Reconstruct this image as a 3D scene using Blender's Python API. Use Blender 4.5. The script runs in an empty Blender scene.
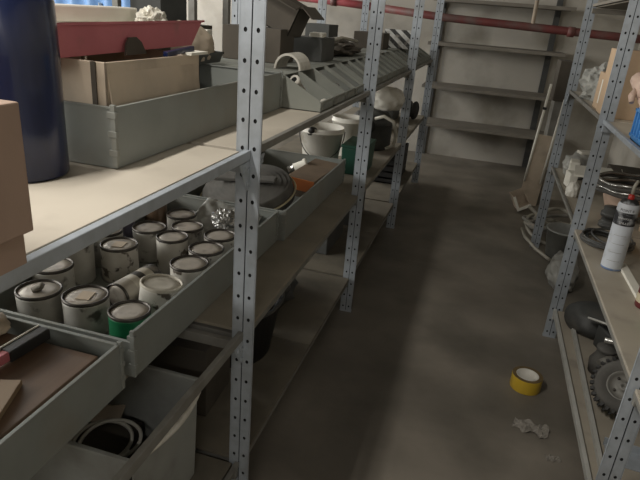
import bpy, bmesh, math, random
from mathutils import Vector, Matrix, Euler, noise
random.seed(7)
SC = bpy.context.scene
C = SC.collection
PI = math.pi
def R(d): return math.radians(d)

# ------------------------------------------------------------------ materials
def new_mat(name):
    m = bpy.data.materials.new(name); m.use_nodes = True
    nt = m.node_tree; return m, nt, nt.nodes['Principled BSDF']
def mat(name, c1, c2=None, rough=.6, metal=0., scale=8., bump=.0, bscale=60., mix=(.35,.7), dirt=None, dscale=3., dmix=(.5,.75), stretch=(1,1,1), trans=0., alpha=1., spec=.5, coat=0.):
    m, nt, b = new_mat(name); N = nt.nodes; L = nt.links
    b.inputs['Roughness'].default_value = rough; b.inputs['Metallic'].default_value = metal
    b.inputs['Specular IOR Level'].default_value = spec
    if coat: b.inputs['Coat Weight'].default_value = coat
    if trans: b.inputs['Transmission Weight'].default_value = trans; b.inputs['IOR'].default_value = 1.2
    if alpha < 1: b.inputs['Alpha'].default_value = alpha
    tc = N.new('ShaderNodeTexCoord'); mp = N.new('ShaderNodeMapping'); mp.inputs['Scale'].default_value = stretch
    oi = N.new('ShaderNodeObjectInfo'); va = N.new('ShaderNodeVectorMath'); va.operation = 'ADD'
    sc = N.new('ShaderNodeVectorMath'); sc.operation = 'SCALE'; sc.inputs[3].default_value = 1.0
    cx = N.new('ShaderNodeCombineXYZ'); mu = N.new('ShaderNodeMath'); mu.operation = 'MULTIPLY'; mu.inputs[1].default_value = 37.
    L.new(oi.outputs['Random'], mu.inputs[0]); L.new(mu.outputs[0], cx.inputs[0]); L.new(mu.outputs[0], cx.inputs[2])
    L.new(tc.outputs['Object'], va.inputs[0]); L.new(cx.outputs[0], va.inputs[1]); L.new(va.outputs[0], mp.inputs[0])
    def noisy(s, lo, hi, det=5):
        n = N.new('ShaderNodeTexNoise'); n.inputs['Scale'].default_value = s; n.inputs['Detail'].default_value = det
        L.new(mp.outputs[0], n.inputs['Vector'])
        r = N.new('ShaderNodeMapRange'); r.inputs[1].default_value = lo; r.inputs[2].default_value = hi
        L.new(n.outputs['Fac'], r.inputs[0]); return r.outputs[0]
    def mixc(f, a, bb):
        x = N.new('ShaderNodeMix'); x.data_type = 'RGBA'; L.new(f, x.inputs[0])
        for i, v in ((6, a), (7, bb)):
            if isinstance(v, tuple): x.inputs[i].default_value = (*v, 1)
            else: L.new(v, x.inputs[i])
        return x.outputs[2]
    col = mixc(noisy(scale, *mix), c1, c2 if c2 else tuple(v*.8 for v in c1))
    if dirt: col = mixc(noisy(dscale, *dmix), col, dirt)
    L.new(col, b.inputs['Base Color'])
    if bump:
        n = N.new('ShaderNodeTexNoise'); n.inputs['Scale'].default_value = bscale; n.inputs['Detail'].default_value = 4
        L.new(mp.outputs[0], n.inputs['Vector'])
        bp = N.new('ShaderNodeBump'); bp.inputs['Strength'].default_value = bump; bp.inputs['Distance'].default_value = .004
        L.new(n.outputs['Fac'], bp.inputs['Height']); L.new(bp.outputs[0], b.inputs['Normal'])
    return m
def stripe_mat(name, stops, axis=2, scale=1., rough=.5, dirt=(.3,.28,.25), diag=0.):
    """bands of colour along one object axis: stops = [(pos, colour), ...] constant steps"""
    m, nt, b = new_mat(name); N = nt.nodes; L = nt.links
    tc = N.new('ShaderNodeTexCoord'); sp = N.new('ShaderNodeSeparateXYZ'); L.new(tc.outputs['Object'], sp.inputs[0])
    ma = N.new('ShaderNodeMath'); ma.operation = 'MULTIPLY'; ma.inputs[1].default_value = scale
    src = sp.outputs[axis]
    if diag:
        ad = N.new('ShaderNodeMath'); ad.operation = 'MULTIPLY_ADD'; ad.inputs[1].default_value = diag
        L.new(sp.outputs[0], ad.inputs[0]); L.new(sp.outputs[2], ad.inputs[2]); src = ad.outputs[0]
    L.new(src, ma.inputs[0])
    fr = ma.outputs[0]
    if diag:
        f = N.new('ShaderNodeMath'); f.operation = 'FRACT'; L.new(fr, f.inputs[0]); fr = f.outputs[0]
    cr = N.new('ShaderNodeValToRGB'); cr.color_ramp.interpolation = 'CONSTANT'; e = cr.color_ramp.elements
    e[0].position = stops[0][0]; e[0].color = (*stops[0][1], 1); e[1].position = stops[1][0]; e[1].color = (*stops[1][1], 1)
    for p, c in stops[2:]:
        x = e.new(p); x.color = (*c, 1)
    L.new(fr, cr.inputs[0])
    n = N.new('ShaderNodeTexNoise'); n.inputs['Scale'].default_value = 25; n.inputs['Detail'].default_value = 5
    L.new(tc.outputs['Object'], n.inputs['Vector'])
    r = N.new('ShaderNodeMapRange'); r.inputs[1].default_value = .52; r.inputs[2].default_value = .75; L.new(n.outputs['Fac'], r.inputs[0])
    x = N.new('ShaderNodeMix'); x.data_type = 'RGBA'; L.new(r.outputs[0], x.inputs[0]); L.new(cr.outputs[0], x.inputs[6]); x.inputs[7].default_value = (*dirt, 1)
    L.new(x.outputs[2], b.inputs['Base Color']); b.inputs['Roughness'].default_value = rough
    return m

M = {}
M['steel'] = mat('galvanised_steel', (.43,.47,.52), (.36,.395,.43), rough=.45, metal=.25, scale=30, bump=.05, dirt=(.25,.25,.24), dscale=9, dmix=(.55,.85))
M['steel_dull'] = mat('dull_grey_steel', (.23,.225,.205), (.18,.175,.16), rough=.6, metal=.15, scale=12, dirt=(.15,.14,.12), dscale=6)  # rack beams in shade use this too, their shade put into the colour
M['hole'] = mat('hole_shadowed_inside', (.012,.012,.012), rough=.9)
M['tray'] = mat('painted_grey_tray_steel', (.25,.265,.25), (.215,.23,.215), rough=.55, metal=.1, scale=9, bump=.04, dirt=(.22,.21,.18), dscale=5)
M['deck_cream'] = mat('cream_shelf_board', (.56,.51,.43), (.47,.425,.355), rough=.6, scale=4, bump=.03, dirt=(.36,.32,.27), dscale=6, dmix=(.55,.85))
M['deck_tan'] = mat('dusty_shaded_tan_board', (.27,.24,.19), (.20,.18,.14), rough=.75, scale=5, bump=.05, dirt=(.2,.18,.15), dscale=8, dmix=(.5,.8))  # left middle boards: shade put into a darker tan, with dust mixed in
M['deck_low'] = mat('shaded_low_shelf_board', (.17,.15,.115), (.125,.11,.085), rough=.8, scale=5, bump=.05, dirt=(.10,.09,.07), dscale=7)  # shelf shade put into a still darker board colour, over patchy dirt
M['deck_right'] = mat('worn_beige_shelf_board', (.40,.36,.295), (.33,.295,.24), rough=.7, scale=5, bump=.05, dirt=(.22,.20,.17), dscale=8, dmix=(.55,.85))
M['steel_light'] = mat('chalky_grey_steel', (.50,.50,.47), (.42,.42,.39), rough=.6, scale=14)
M['floor'] = mat('worn_concrete_floor', (.23,.205,.17), (.16,.143,.118), rough=.5, scale=3.2, bump=.12, bscale=45, dirt=(.11,.10,.082), dscale=2.4, dmix=(.45,.72), spec=.4)
M['wall'] = mat('grey_plaster_wall', (.47,.44,.385), (.39,.365,.32), rough=.9, scale=2., bump=.1, bscale=25, dirt=(.24,.22,.18), dscale=2.2, dmix=(.46,.72))
M['wall_dark'] = mat('low_bounce_plaster', (.20,.19,.17), rough=.9, scale=2)  # unseen walls made dark to cut bounced light
M['ceiling'] = mat('low_bounce_concrete', (.16,.155,.14), rough=.9, scale=2)  # unseen ceiling made dark for less bounced light
M['card'] = mat('cardboard', (.50,.36,.235), (.43,.305,.20), rough=.85, scale=7, bump=.06, bscale=90, dirt=(.33,.24,.17), dscale=5, dmix=(.55,.8))
M['card_pale'] = mat('pale_dusty_cardboard', (.54,.45,.35), (.45,.38,.30), rough=.85, scale=9, bump=.08, dirt=(.27,.22,.17), dscale=6)
M['card_pink'] = mat('pinkish_brown_cardboard', (.38,.27,.21), (.32,.23,.18), rough=.85, scale=9, bump=.08, dirt=(.28,.2,.16), dscale=5)
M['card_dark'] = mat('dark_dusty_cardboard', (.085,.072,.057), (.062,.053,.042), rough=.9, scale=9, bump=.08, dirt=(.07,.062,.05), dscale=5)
M['navy'] = mat('navy_plastic_film', (.008,.015,.060), (.005,.009,.036), rough=.28, scale=6, bump=.25, bscale=14, stretch=(3,3,.4), coat=.3)
M['bluetop'] = mat('bright_blue_film_edge', (.06,.10,.55), rough=.4)
M['red'] = mat('dusty_red_plastic', (.55,.17,.195), (.48,.14,.165), rough=.6, scale=12, dirt=(.26,.15,.13), dscale=9, dmix=(.5,.8))
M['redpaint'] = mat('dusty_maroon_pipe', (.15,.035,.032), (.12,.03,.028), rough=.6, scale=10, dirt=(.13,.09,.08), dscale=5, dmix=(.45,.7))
M['redbright'] = mat('paler_red_pipe', (.45,.10,.11), (.38,.07,.08), rough=.5, scale=8, dirt=(.28,.14,.13), dscale=6)  # left pipe run only, a paler red than the maroon run
M['blue'] = mat('sky_blue_plastic', (.07,.27,.62), (.06,.22,.52), rough=.45, scale=9)
M['bluesheet'] = mat('pale_blue_sheet', (.20,.38,.72), (.16,.32,.62), rough=.5, scale=5)
M['white'] = mat('dusty_white_plastic', (.66,.64,.58), (.56,.54,.48), rough=.5, scale=12, dirt=(.33,.30,.25), dscale=14, dmix=(.55,.78))
M['bucketwhite'] = mat('scuffed_bucket_plastic', (.80,.78,.72), (.72,.70,.64), rough=.45, scale=6, dirt=(.42,.36,.27), dscale=16, dmix=(.6,.78))
M['whiteclean'] = mat('white_foam', (.75,.73,.66), (.68,.66,.58), rough=.8, scale=10)
M['canbody'] = mat('paint_smeared_white_tin', (.60,.59,.55), (.46,.45,.42), rough=.45, metal=.15, scale=18, dirt=(.10,.09,.08), dscale=22, dmix=(.58,.68))
M['canbody2'] = mat('stained_pale_tin', (.60,.58,.53), (.46,.44,.40), rough=.5, scale=14, dirt=(.09,.075,.06), dscale=30, dmix=(.56,.62))
M['cangreen'] = mat('dark_green_tin', (.01,.16,.06), (.008,.12,.05), rough=.4, scale=9)
M['shelfback'] = mat('brownish_grey_shelf', (.20,.18,.15), (.16,.145,.12), rough=.8, scale=6)
M['rim'] = mat('dark_tarnished_tin_rim', (.045,.04,.035), (.09,.08,.07), rough=.4, metal=.5, scale=40)
M['lid'] = mat('dusty_tin_lid', (.50,.455,.40), (.38,.345,.30), rough=.45, metal=.25, scale=26, bump=.1, dirt=(.16,.13,.11), dscale=22, dmix=(.52,.72))
M['lidwhite'] = mat('crusted_white_lid', (.55,.52,.45), (.44,.41,.35), rough=.7, scale=30, bump=.2, dirt=(.3,.27,.22), dscale=18)
M['wood'] = mat('brown_varnished_wood', (.15,.095,.062), (.105,.066,.045), rough=.45, scale=3, stretch=(14,1,14), bump=.05)
M['woodlight'] = mat('pale_plywood', (.25,.175,.105), (.20,.14,.085), rough=.6, scale=3, stretch=(10,1,10))
M['darkwood'] = mat('dark_wood_block', (.10,.075,.05), rough=.6, scale=6)
M['black'] = mat('black_rubber', (.014,.014,.014), (.024,.023,.022), rough=.6, scale=14)
M['darkgrey'] = mat('dark_grey_plastic', (.06,.062,.06), (.045,.046,.045), rough=.55, scale=8, dirt=(.10,.095,.085), dscale=10)
M['dusty'] = mat('dust_covered_rubber', (.115,.11,.10), (.075,.072,.066), rough=.85, scale=16, bump=.1)
M['hose'] = mat('grey_translucent_hose', (.30,.29,.26), (.23,.22,.20), rough=.4, scale=10)
M['hosepale'] = mat('pale_cable_sheath', (.42,.40,.34), (.34,.32,.27), rough=.5, scale=10)
M['chrome'] = mat('bright_metal', (.62,.61,.58), (.45,.44,.42), rough=.25, metal=.85, scale=20)
M['brass'] = mat('tarnished_bright_ring', (.75,.66,.45), (.5,.44,.3), rough=.35, metal=.5, scale=20)
M['orange'] = mat('orange_brown_carton_end', (.75,.25,.08), (.62,.20,.07), rough=.7, scale=10)
M['boxbrown'] = mat('dusty_brown_box_top', (.24,.175,.12), (.19,.14,.10), rough=.8, scale=12, bump=.05)
M['yellow'] = mat('yellow_adhesive_tape', (.62,.42,.035), (.52,.34,.03), rough=.35, scale=6, coat=.3, dirt=(.3,.2,.04), dscale=10, dmix=(.6,.8))
M['taperim'] = mat('brown_tape_edge', (.11,.075,.03), (.16,.11,.045), rough=.6, scale=40)
M['green'] = mat('dark_green_plastic', (.012,.07,.045), rough=.5)
M['greenbright'] = mat('bright_green_cap', (.03,.32,.17), rough=.4)
M['cream'] = mat('cream_label', (.62,.55,.38), rough=.5)
M['clay'] = mat('salmon_clay_pot', (.62,.45,.35), (.52,.38,.29), rough=.75, scale=10, dirt=(.3,.2,.15), dscale=7)
M['glove'] = mat('worn_flesh_toned_glove', (.55,.42,.34), (.45,.31,.25), rough=.8, scale=25, bump=.2)
M['paper'] = mat('dirty_paper_scrap', (.26,.24,.21), (.19,.175,.15), rough=.9, scale=25, bump=.1)
M['film'] = mat('cloudy_plastic_film', (.42,.42,.40), (.33,.33,.31), rough=.45, scale=9, alpha=.8, bump=.3, bscale=22)
M['bagfilm'] = mat('milky_plastic_bag', (.42,.42,.39), (.30,.30,.28), rough=.35, scale=9, alpha=.85, bump=.5, bscale=22)
M['foil'] = mat('crumpled_foil', (.55,.55,.54), (.35,.35,.34), rough=.25, metal=.6, scale=30, bump=.4, bscale=40)
M['amber'] = mat('brown_jar_glass', (.17,.115,.075), (.12,.085,.06), rough=.3, scale=9)
M['mauve'] = mat('dull_mauve_can', (.16,.15,.20), (.12,.11,.16), rough=.4, scale=9)
M['bin'] = mat('grey_storage_bin_card', (.27,.28,.25), (.225,.235,.21), rough=.75, scale=8, dirt=(.17,.17,.15), dscale=5)
M['tub'] = mat('grey_plastic_tub', (.33,.34,.32), (.27,.28,.265), rough=.5, scale=6, dirt=(.2,.19,.17), dscale=6)
M['grey_box'] = mat('charcoal_carton', (.085,.088,.085), (.065,.067,.065), rough=.8, scale=8)
M['stripe'] = stripe_mat('black_white_diagonal_stripes', [(0,(.03,.03,.03)),(.5,(.6,.6,.58))], scale=15, diag=.8)
M['lying'] = stripe_mat('banded_tin_wrap', [(0,(.05,.045,.04)),(.2,(.5,.47,.4)),(.42,(.06,.055,.05)),(.6,(.55,.52,.45)),(.8,(.40,.37,.32))], axis=2, scale=7.6)
M['spray'] = stripe_mat('white_spray_tin', [(0,(.16,.24,.42)),(.03,(.62,.66,.72)),(.66,(.02,.02,.025)),(.84,(.60,.63,.68)),(.955,(.03,.03,.03))], scale=3.65, dirt=(.5,.52,.55))
M['redcap'] = mat('red_nozzle', (.5,.03,.02), rough=.4)
M['ink'] = mat('black_print', (.02,.02,.025), rough=.6)
M['inkwhite'] = mat('white_print', (.7,.7,.7), rough=.6)
M['maroon'] = mat('maroon_label', (.12,.02,.02), rough=.5)

# ------------------------------------------------------------------ mesh helpers
class MB:
    def __init__(s): s.b = bmesh.new(); s.mi = 0
    def _f(s, vs, mi=None):
        try:
            f = s.b.faces.new(vs); f.material_index = s.mi if mi is None else mi; f.smooth = False; return f
        except ValueError: return None
    def box(s, lo, hi, rot=None, org=None, taper=1.):
        x0,y0,z0 = lo; x1,y1,z1 = hi; cx,cy = (x0+x1)/2,(y0+y1)/2
        P = [Vector((x,y,z)) for z in (z0,z1) for x,y in ((x0,y0),(x1,y0),(x1,y1),(x0,y1))]
        if taper != 1.:
            for p in P[4:]: p.x = cx+(p.x-cx)*taper; p.y = cy+(p.y-cy)*taper
        if rot:
            m = Euler([R(a) for a in rot]).to_matrix(); o = Vector(org) if org else Vector((cx,cy,(z0+z1)/2))
            P = [m@(p-o)+o for p in P]
        v = [s.b.verts.new(p) for p in P]
        for f in ((0,3,2,1),(4,5,6,7),(0,1,5,4),(1,2,6,5),(2,3,7,6),(3,0,4,7)): s._f([v[i] for i in f])
        return s
    def lathe(s, prof, n=28, org=(0,0,0), mat3=None, smooth=True, mis=None):
        """prof: list of (r, z); r==0 closes"""
        o = Vector(org); rings = []
        T = (lambda p: (mat3@p)+o) if mat3 else (lambda p: p+o)
        for r,z in prof:
            if r < 1e-6: rings.append([s.b.verts.new(T(Vector((0,0,z))))])
            else: rings.append([s.b.verts.new(T(Vector((r*math.cos(2*PI*k/n), r*math.sin(2*PI*k/n), z)))) for k in range(n)])
        for i in range(len(rings)-1):
            a,b = rings[i],rings[i+1]; mi = mis[i] if mis else None
            for k in range(n):
                k2 = (k+1)%n
                if len(a)==1 and len(b)==1: continue
                if len(a)==1: f = s._f([a[0], b[k2], b[k]], mi)
                elif len(b)==1: f = s._f([a[k], a[k2], b[0]], mi)
                else: f = s._f([a[k], a[k2], b[k2], b[k]], mi)
                if f: f.smooth = smooth
        return s
    def tube(s, pts, r, n=8, closed=False, rads=None):
        P = [Vector(p) for p in pts]; m = len(P); rings = []; up = None
        for i,p in enumerate(P):
            a = P[i-1] if (i>0 or closed) else P[i]; b = P[(i+1)%m] if (i<m-1 or closed) else P[i]
            t = (b-a)
            if t.length < 1e-9: t = Vector((0,0,1))
            t.normalize()
            if up is None: up = Vector((0,0,1)) if abs(t.z)<.9 else Vector((1,0,0))
            x = t.cross(up)
            if x.length < 1e-6: x = t.orthogonal()
            x.normalize(); y = x.cross(t); up = y
            rr = rads[i] if rads else r
            rings.append([s.b.verts.new(p + x*(rr*math.cos(2*PI*k/n)) + y*(rr*math.sin(2*PI*k/n))) for k in range(n)])
        for i in range(m if closed else m-1):
            a,b = rings[i],rings[(i+1)%m]
            for k in range(n):
                f = s._f([a[k], a[(k+1)%n], b[(k+1)%n], b[k]])
                if f: f.smooth = True
        if not closed:
            s._f(list(reversed(rings[0]))); s._f(rings[-1])
        return s
    def prism(s, poly, axis, a, b):
        """extrude a 2D polygon along an axis from a to b; poly holds the two other coordinates in xyz order"""
        def P(p, t):
            q = list(p); q.insert(axis, t); return Vector(q)
        v0 = [s.b.verts.new(P(p,a)) for p in poly]; v1 = [s.b.verts.new(P(p,b)) for p in poly]; n = len(poly)
        s._f(list(reversed(v0))); s._f(v1)
        for i in range(n): s._f([v0[i], v0[(i+1)%n], v1[(i+1)%n], v1[i]])
        return s
    def build(s, name, m, parent=None, loc=(0,0,0), rot=(0,0,0), bevel=0., norm=True, solid=0.):
        if norm: bmesh.ops.recalc_face_normals(s.b, faces=s.b.faces)
        me = bpy.data.meshes.new(name); s.b.to_mesh(me); s.b.free()
        for x in (m if isinstance(m,(list,tuple)) else [m]): me.materials.append(M[x] if isinstance(x,str) else x)
        o = bpy.data.objects.new(name, me); C.objects.link(o); o.location = loc; o.rotation_euler = [R(a) for a in rot]
        if parent: o.parent = parent
        if solid: md = o.modifiers.new('solid','SOLIDIFY'); md.thickness = solid; md.offset = 0
        if bevel: md = o.modifiers.new('bevel','BEVEL'); md.width = bevel; md.segments = 2; md.limit_method = 'ANGLE'
        return o
def tag(o, label=None, cat=None, group=None, kind=None):
    if label: o['label'] = label
    if cat: o['category'] = cat
    if group: o['group'] = group
    if kind: o['kind'] = kind
    return o
def empty(name, loc, rot=(0,0,0), **k):
    o = bpy.data.objects.new(name, None); C.objects.link(o); o.location = loc; o.rotation_euler = [R(a) for a in rot]; o.empty_display_size = .05
    return tag(o, **k)
def copy_tree(o, parent=None):
    c = o.copy(); C.objects.link(c)
    if parent: c.parent = parent
    for ch in [x for x in SC.objects if x.parent == o]: copy_tree(ch, c)
    return c

# ------------------------------------------------------------------ room
def st(o): o['kind'] = 'structure'; return o
XW0, XW1, YW0, YW1, ZC = -4.2, 1.35, -3.2, 6.5, 2.75
st(MB().box((XW0-.1,YW0-.1,-.12),(XW1+.1,YW1+.1,0)).build('floor','floor'))
st(MB().box((XW0-.1,YW0-.1,ZC),(XW1+.1,YW1+.1,ZC+.12)).build('ceiling','ceiling'))
st(MB().box((XW0-.1,YW1,0),(XW1+.1,YW1+.12,ZC)).build('wall_back','wall'))
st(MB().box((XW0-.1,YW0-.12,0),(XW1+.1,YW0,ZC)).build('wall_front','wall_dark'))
st(MB().box((XW1,YW0,0),(XW1+.12,YW1,ZC)).build('wall_right','wall'))
# left wall with a band of windows
wl = MB()
wl.box((XW0-.12,YW0,0),(XW0,YW1,1.25)); wl.box((XW0-.12,YW0,2.45),(XW0,YW1,ZC))
for a,b in ((YW0,-1.2),(1.0,1.3),(3.5,3.8),(6.0,YW1)): wl.box((XW0-.12,a,1.25),(XW0,b,2.45))
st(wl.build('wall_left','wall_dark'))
glass = mat('dusty_window_glass', (.8,.85,.9), rough=.3, alpha=.15)
for i,(a,b) in enumerate(((-1.2,1.0),(1.3,3.5),(3.8,6.0))):
    f = MB()
    for y0,y1,z0,z1 in ((a,a+.05,1.25,2.45),(b-.05,b,1.25,2.45),(a,b,1.25,1.30),(a,b,2.40,2.45),((a+b)/2-.025,(a+b)/2+.025,1.3,2.4)):
        f.box((XW0-.08,y0,z0),(XW0-.02,y1,z1))
    fo = st(f.build('window_%d'%(i+1),'white'))
    MB().box((XW0-.055,a+.05,1.30),(XW0-.05,b-.05,2.40)).build('pane',glass,fo)

# ------------------------------------------------------------------ shelving racks
def post_mesh(h=1.76, w=.055):
    """perforated upright, front face at y=0 centred on x=0: two flats with a groove and folded returns"""
    m = MB(); hs = .063; n = int(h/hs); r = .0043; t = .002
    for sx in (-1,1):
        x0,x1 = (.0015, w/2) if sx>0 else (-w/2, -.0015)
        cx = (x0+x1)/2
        for k in range(n):
            z0,z1 = k*hs,(k+1)*hs; cz = (z0+z1)/2
            out = [(x1,cz),(x1,z1),(cx,z1),(x0,z1),(x0,cz),(x0,z0),(cx,z0),(x1,z0)]
            vo = [m.b.verts.new((x,0,z)) for x,z in out]
            vi = [m.b.verts.new((cx+r*math.cos(a*PI/4),0,cz+r*1.25*math.sin(a*PI/4))) for a in range(8)]
            vr = [m.b.verts.new((v.co.x,.0025,v.co.z)) for v in vi]
            for a in range(8):
                b = (a+1)%8
                m._f([vo[a],vo[b],vi[b],vi[a]],0); m._f([vi[a],vi[b],vr[b],vr[a]],1)
            m._f(vr,1)
        m.box((x0,.003,0),(x1,.005,n*hs))
    for sx in (-1,1):
        xa,xb = (w/2-.0005,w/2+.002) if sx>0 else (-w/2-.002,-w/2+.0005)
        m.box((xa,0,0),(xb,.006,n*hs))
    m.mi = 1; m.box((-.0015,.0025,0),(.0015,.0045,n*hs)); m.mi = 0
    m.box((-w/2-.002,-.001,0),(w/2+.002,.02,.008))
    bmesh.ops.remove_doubles(m.b, verts=m.b.verts, dist=1e-5)
    return m
post_l = post_mesh().build('post',['steel','hole'])
def posts(rack, xs, ys):
    first = not any(c.parent for c in SC.objects if c.name.startswith('post'))
    for y in ys:
        for x in xs:
            c = post_l.copy(); C.objects.link(c); c.name = 'post'; c.parent = rack; c.location = (x,y,0)
def shelf(rack, x0, x1, y0, y1, z, deck='deck_tan', mm='steel', boards=1, gap=.006, nodeck=None, bh=.018, over=False, aisle=1):
    """shelf level: front and rear beams, end beams, deck boards. over=True: the deck covers the beams"""
    b = MB(); zt = z-.0105 if over else z+.005
    for xa,xb in ((x0,x0+.014),(x1-.014,x1)):
        b.box((xa,y0+.015,z-bh-.016 if over else z-bh),(xb,y1-.001,zt))
    for y in (y0+.015,y1-.020): b.box((x0+.002,y,z-.046),(x1-.002,y+.018,z-.0185))
    o = b.build('shelf_frame',mm,rack,bevel=.0015)
    L_ = (y1-y0-.02)/boards; g = -.014 if over else gap
    for k in range(boards):
        a,bb = x0+.014+g, x1-.014-g; th = .010 if over else .016
        if nodeck: bb = nodeck
        MB().box((a,y0+.016+k*L_,z-th),(bb,y0+.016+(k+1)*L_-.003,z)).build('shelf_board',deck,o,bevel=.001)
    return o
def gussets(rack, x, ys, z, side, mm='steel'):
    for y,dirs in ys:
        for d in dirs:
            g = MB(); y0 = y+(.036 if d>0 else 0)
            g.prism([(y0,z-.02),(y0,z-.085),(y0+d*.010,z-.088),(y0+d*.055,z-.02)],0,x-.0015,x+.0015)
            for a,bz in ((.010,-.04),(.010,-.07),(.032,-.034)):
                g.box((x-.005,y0+d*a-.005,z+bz-.005),(x+.005,y0+d*a+.005,z+bz+.005))
            g.build('gusset',mm,rack)

LX, LR = -.491, -1.12
LY = [-.16,1.17,2.50,3.83,5.16]
left = empty('shelving_rack',(0,0,0),label='long grey perforated steel rack on the left of the aisle, holding trays, tins and bins',cat='shelving rack')
posts(left,(LX,LR),LY)
for i in range(4):
    y0,y1 = LY[i],LY[i+1]
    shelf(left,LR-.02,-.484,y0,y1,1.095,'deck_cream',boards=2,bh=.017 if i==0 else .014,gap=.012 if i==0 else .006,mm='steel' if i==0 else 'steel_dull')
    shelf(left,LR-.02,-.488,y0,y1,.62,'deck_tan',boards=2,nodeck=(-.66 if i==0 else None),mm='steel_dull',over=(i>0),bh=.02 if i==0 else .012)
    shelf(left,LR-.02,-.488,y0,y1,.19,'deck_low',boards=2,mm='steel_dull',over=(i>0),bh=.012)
gussets(left,-.487,[(LY[1],(-1,1)),(LY[2],(-1,1)),(LY[3],(-1,1)),(LY[4],(-1,))],1.095,1)
gussets(left,-.490,[(LY[1],(-1,))],.62,1)
RX, RR = .509, 1.06
RY = [.13,1.40,2.67,3.94]
right = empty('shelving_rack',(0,0,0),label='long grey perforated steel rack on the right, with the blue crate and spray tin',cat='shelving rack')
posts(right,(RX,RR),RY)
for i in range(3):
    y0,y1 = RY[i],RY[i+1]
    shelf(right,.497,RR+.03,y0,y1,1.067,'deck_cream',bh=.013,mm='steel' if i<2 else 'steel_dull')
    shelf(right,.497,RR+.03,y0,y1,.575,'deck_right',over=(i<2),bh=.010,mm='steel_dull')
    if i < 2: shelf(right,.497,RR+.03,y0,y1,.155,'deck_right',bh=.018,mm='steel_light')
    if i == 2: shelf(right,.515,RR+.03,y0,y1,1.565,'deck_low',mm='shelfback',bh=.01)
gussets(right,.495,[(RY[1],(-1,1)),(RY[2],(1,)),(RY[3],(-1,1))],1.067,-1)
back = empty('wall_shelf_rack',(0,0,0),label='wide dull grey rack of empty shelves on dark uprights at the far wall',cat='shelving rack')
for x in (-.58,.545):
    MB().box((x-.028,6.462,0),(x+.028,6.497,1.80)).build('upright','darkgrey',back)
for z in (.415,.80,1.215,1.62):
    b = MB(); b.box((-.64,6.02,z-.030),(.66,6.032,z+.001)); b.box((-.64,6.447,z-.026),(.66,6.460,z))
    f = b.build('shelf_frame','shelfback',back)
    MB().box((-.638,6.034,z-.016),(.658,6.445,z)).build('shelf_board','shelfback',f)
    for x in (-.58,.545): MB().prism([(6.46,z-.032),(6.46,z-.085),(6.40,z-.032)],0,x-.02,x+.02).build('bracket','darkgrey',f)
C.objects.unlink(post_l); bpy.data.objects.remove(post_l)

# ------------------------------------------------------------------ fire pipe along the back
pipe = empty('red_pipe',(0,5.88,0),label='long red painted pipe running across in front of the far wall',cat='pipe')
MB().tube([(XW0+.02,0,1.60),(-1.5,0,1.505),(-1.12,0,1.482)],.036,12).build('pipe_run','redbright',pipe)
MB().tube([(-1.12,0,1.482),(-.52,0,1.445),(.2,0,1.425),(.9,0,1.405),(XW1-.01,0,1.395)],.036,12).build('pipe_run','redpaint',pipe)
MB().tube([(.30,0,1.45),(.285,0,ZC-.01)],.018,10).build('riser','card_pale',pipe)
for x,z in ((-1.60,1.51),(.64,1.41)): MB().tube([(x-.03,0,z+.001),(x+.03,0,z-.001)],.044,12).build('coupling','redpaint',pipe)

# ------------------------------------------------------------------ steel trays on the left rack
def tray(loc, L_, label, W=.46, H=.113, group='grey steel trays on the left rack', nh=None):
    """front face at local x=0 going to -W, length L_ in y"""
    r = empty('steel_tray',loc,label=label,cat='tray',group=group)
    t = .003; m = MB(); nh = nh or H
    m.box((-W,0,0),(0,L_,t))
    for lo,hi in (((-t,0,t),(0,L_,H)),((-W,0,t),(-W+t,L_,H)),((-W+t,0,t),(-t,t,nh)),((-W+t,L_-t,t),(-t,L_,H))): m.box(lo,hi)
    m.box((-.007,.0,H-.003),(0.001,L_,H+.001)); m.box((-W-.001,0,H-.003),(-W+.007,L_,H+.001))
    m.box((-W,-.001,nh-.003),(0,.007,nh+.001)); m.box((-W,L_-.007,H-.003),(0,L_+.001,H+.001))
    m.build('tray_body','tray',r,bevel=.0008)
    for y,s_ in ((0,-1),(L_,1)):
        c = MB(); c.box((-.006,y-.004,.004),(.004,y+.004,H+.006)); 
        for k in (.03,.065,.1): c.box((-.012,y-.005,k-.006),(.006,y+.005,k+.006))
        c.build('corner_clip','tray',r,bevel=.001)
    return r
tray((-.630,-.028,.622),.885,'grey steel tray in the lower left corner, holding wooden boards and a red knife')
tray((-.630,.902,.622),.880,'long grey steel tray packed with round paint tins',nh=.088)
tray((-.607,1.80,.622),.87,'grey steel tray holding a dark ribbed drum and an orange-brown box')
tray((-.639,.893,1.097),.885,'grey steel tray on the top shelf under the cardboard box and red basin')

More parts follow.
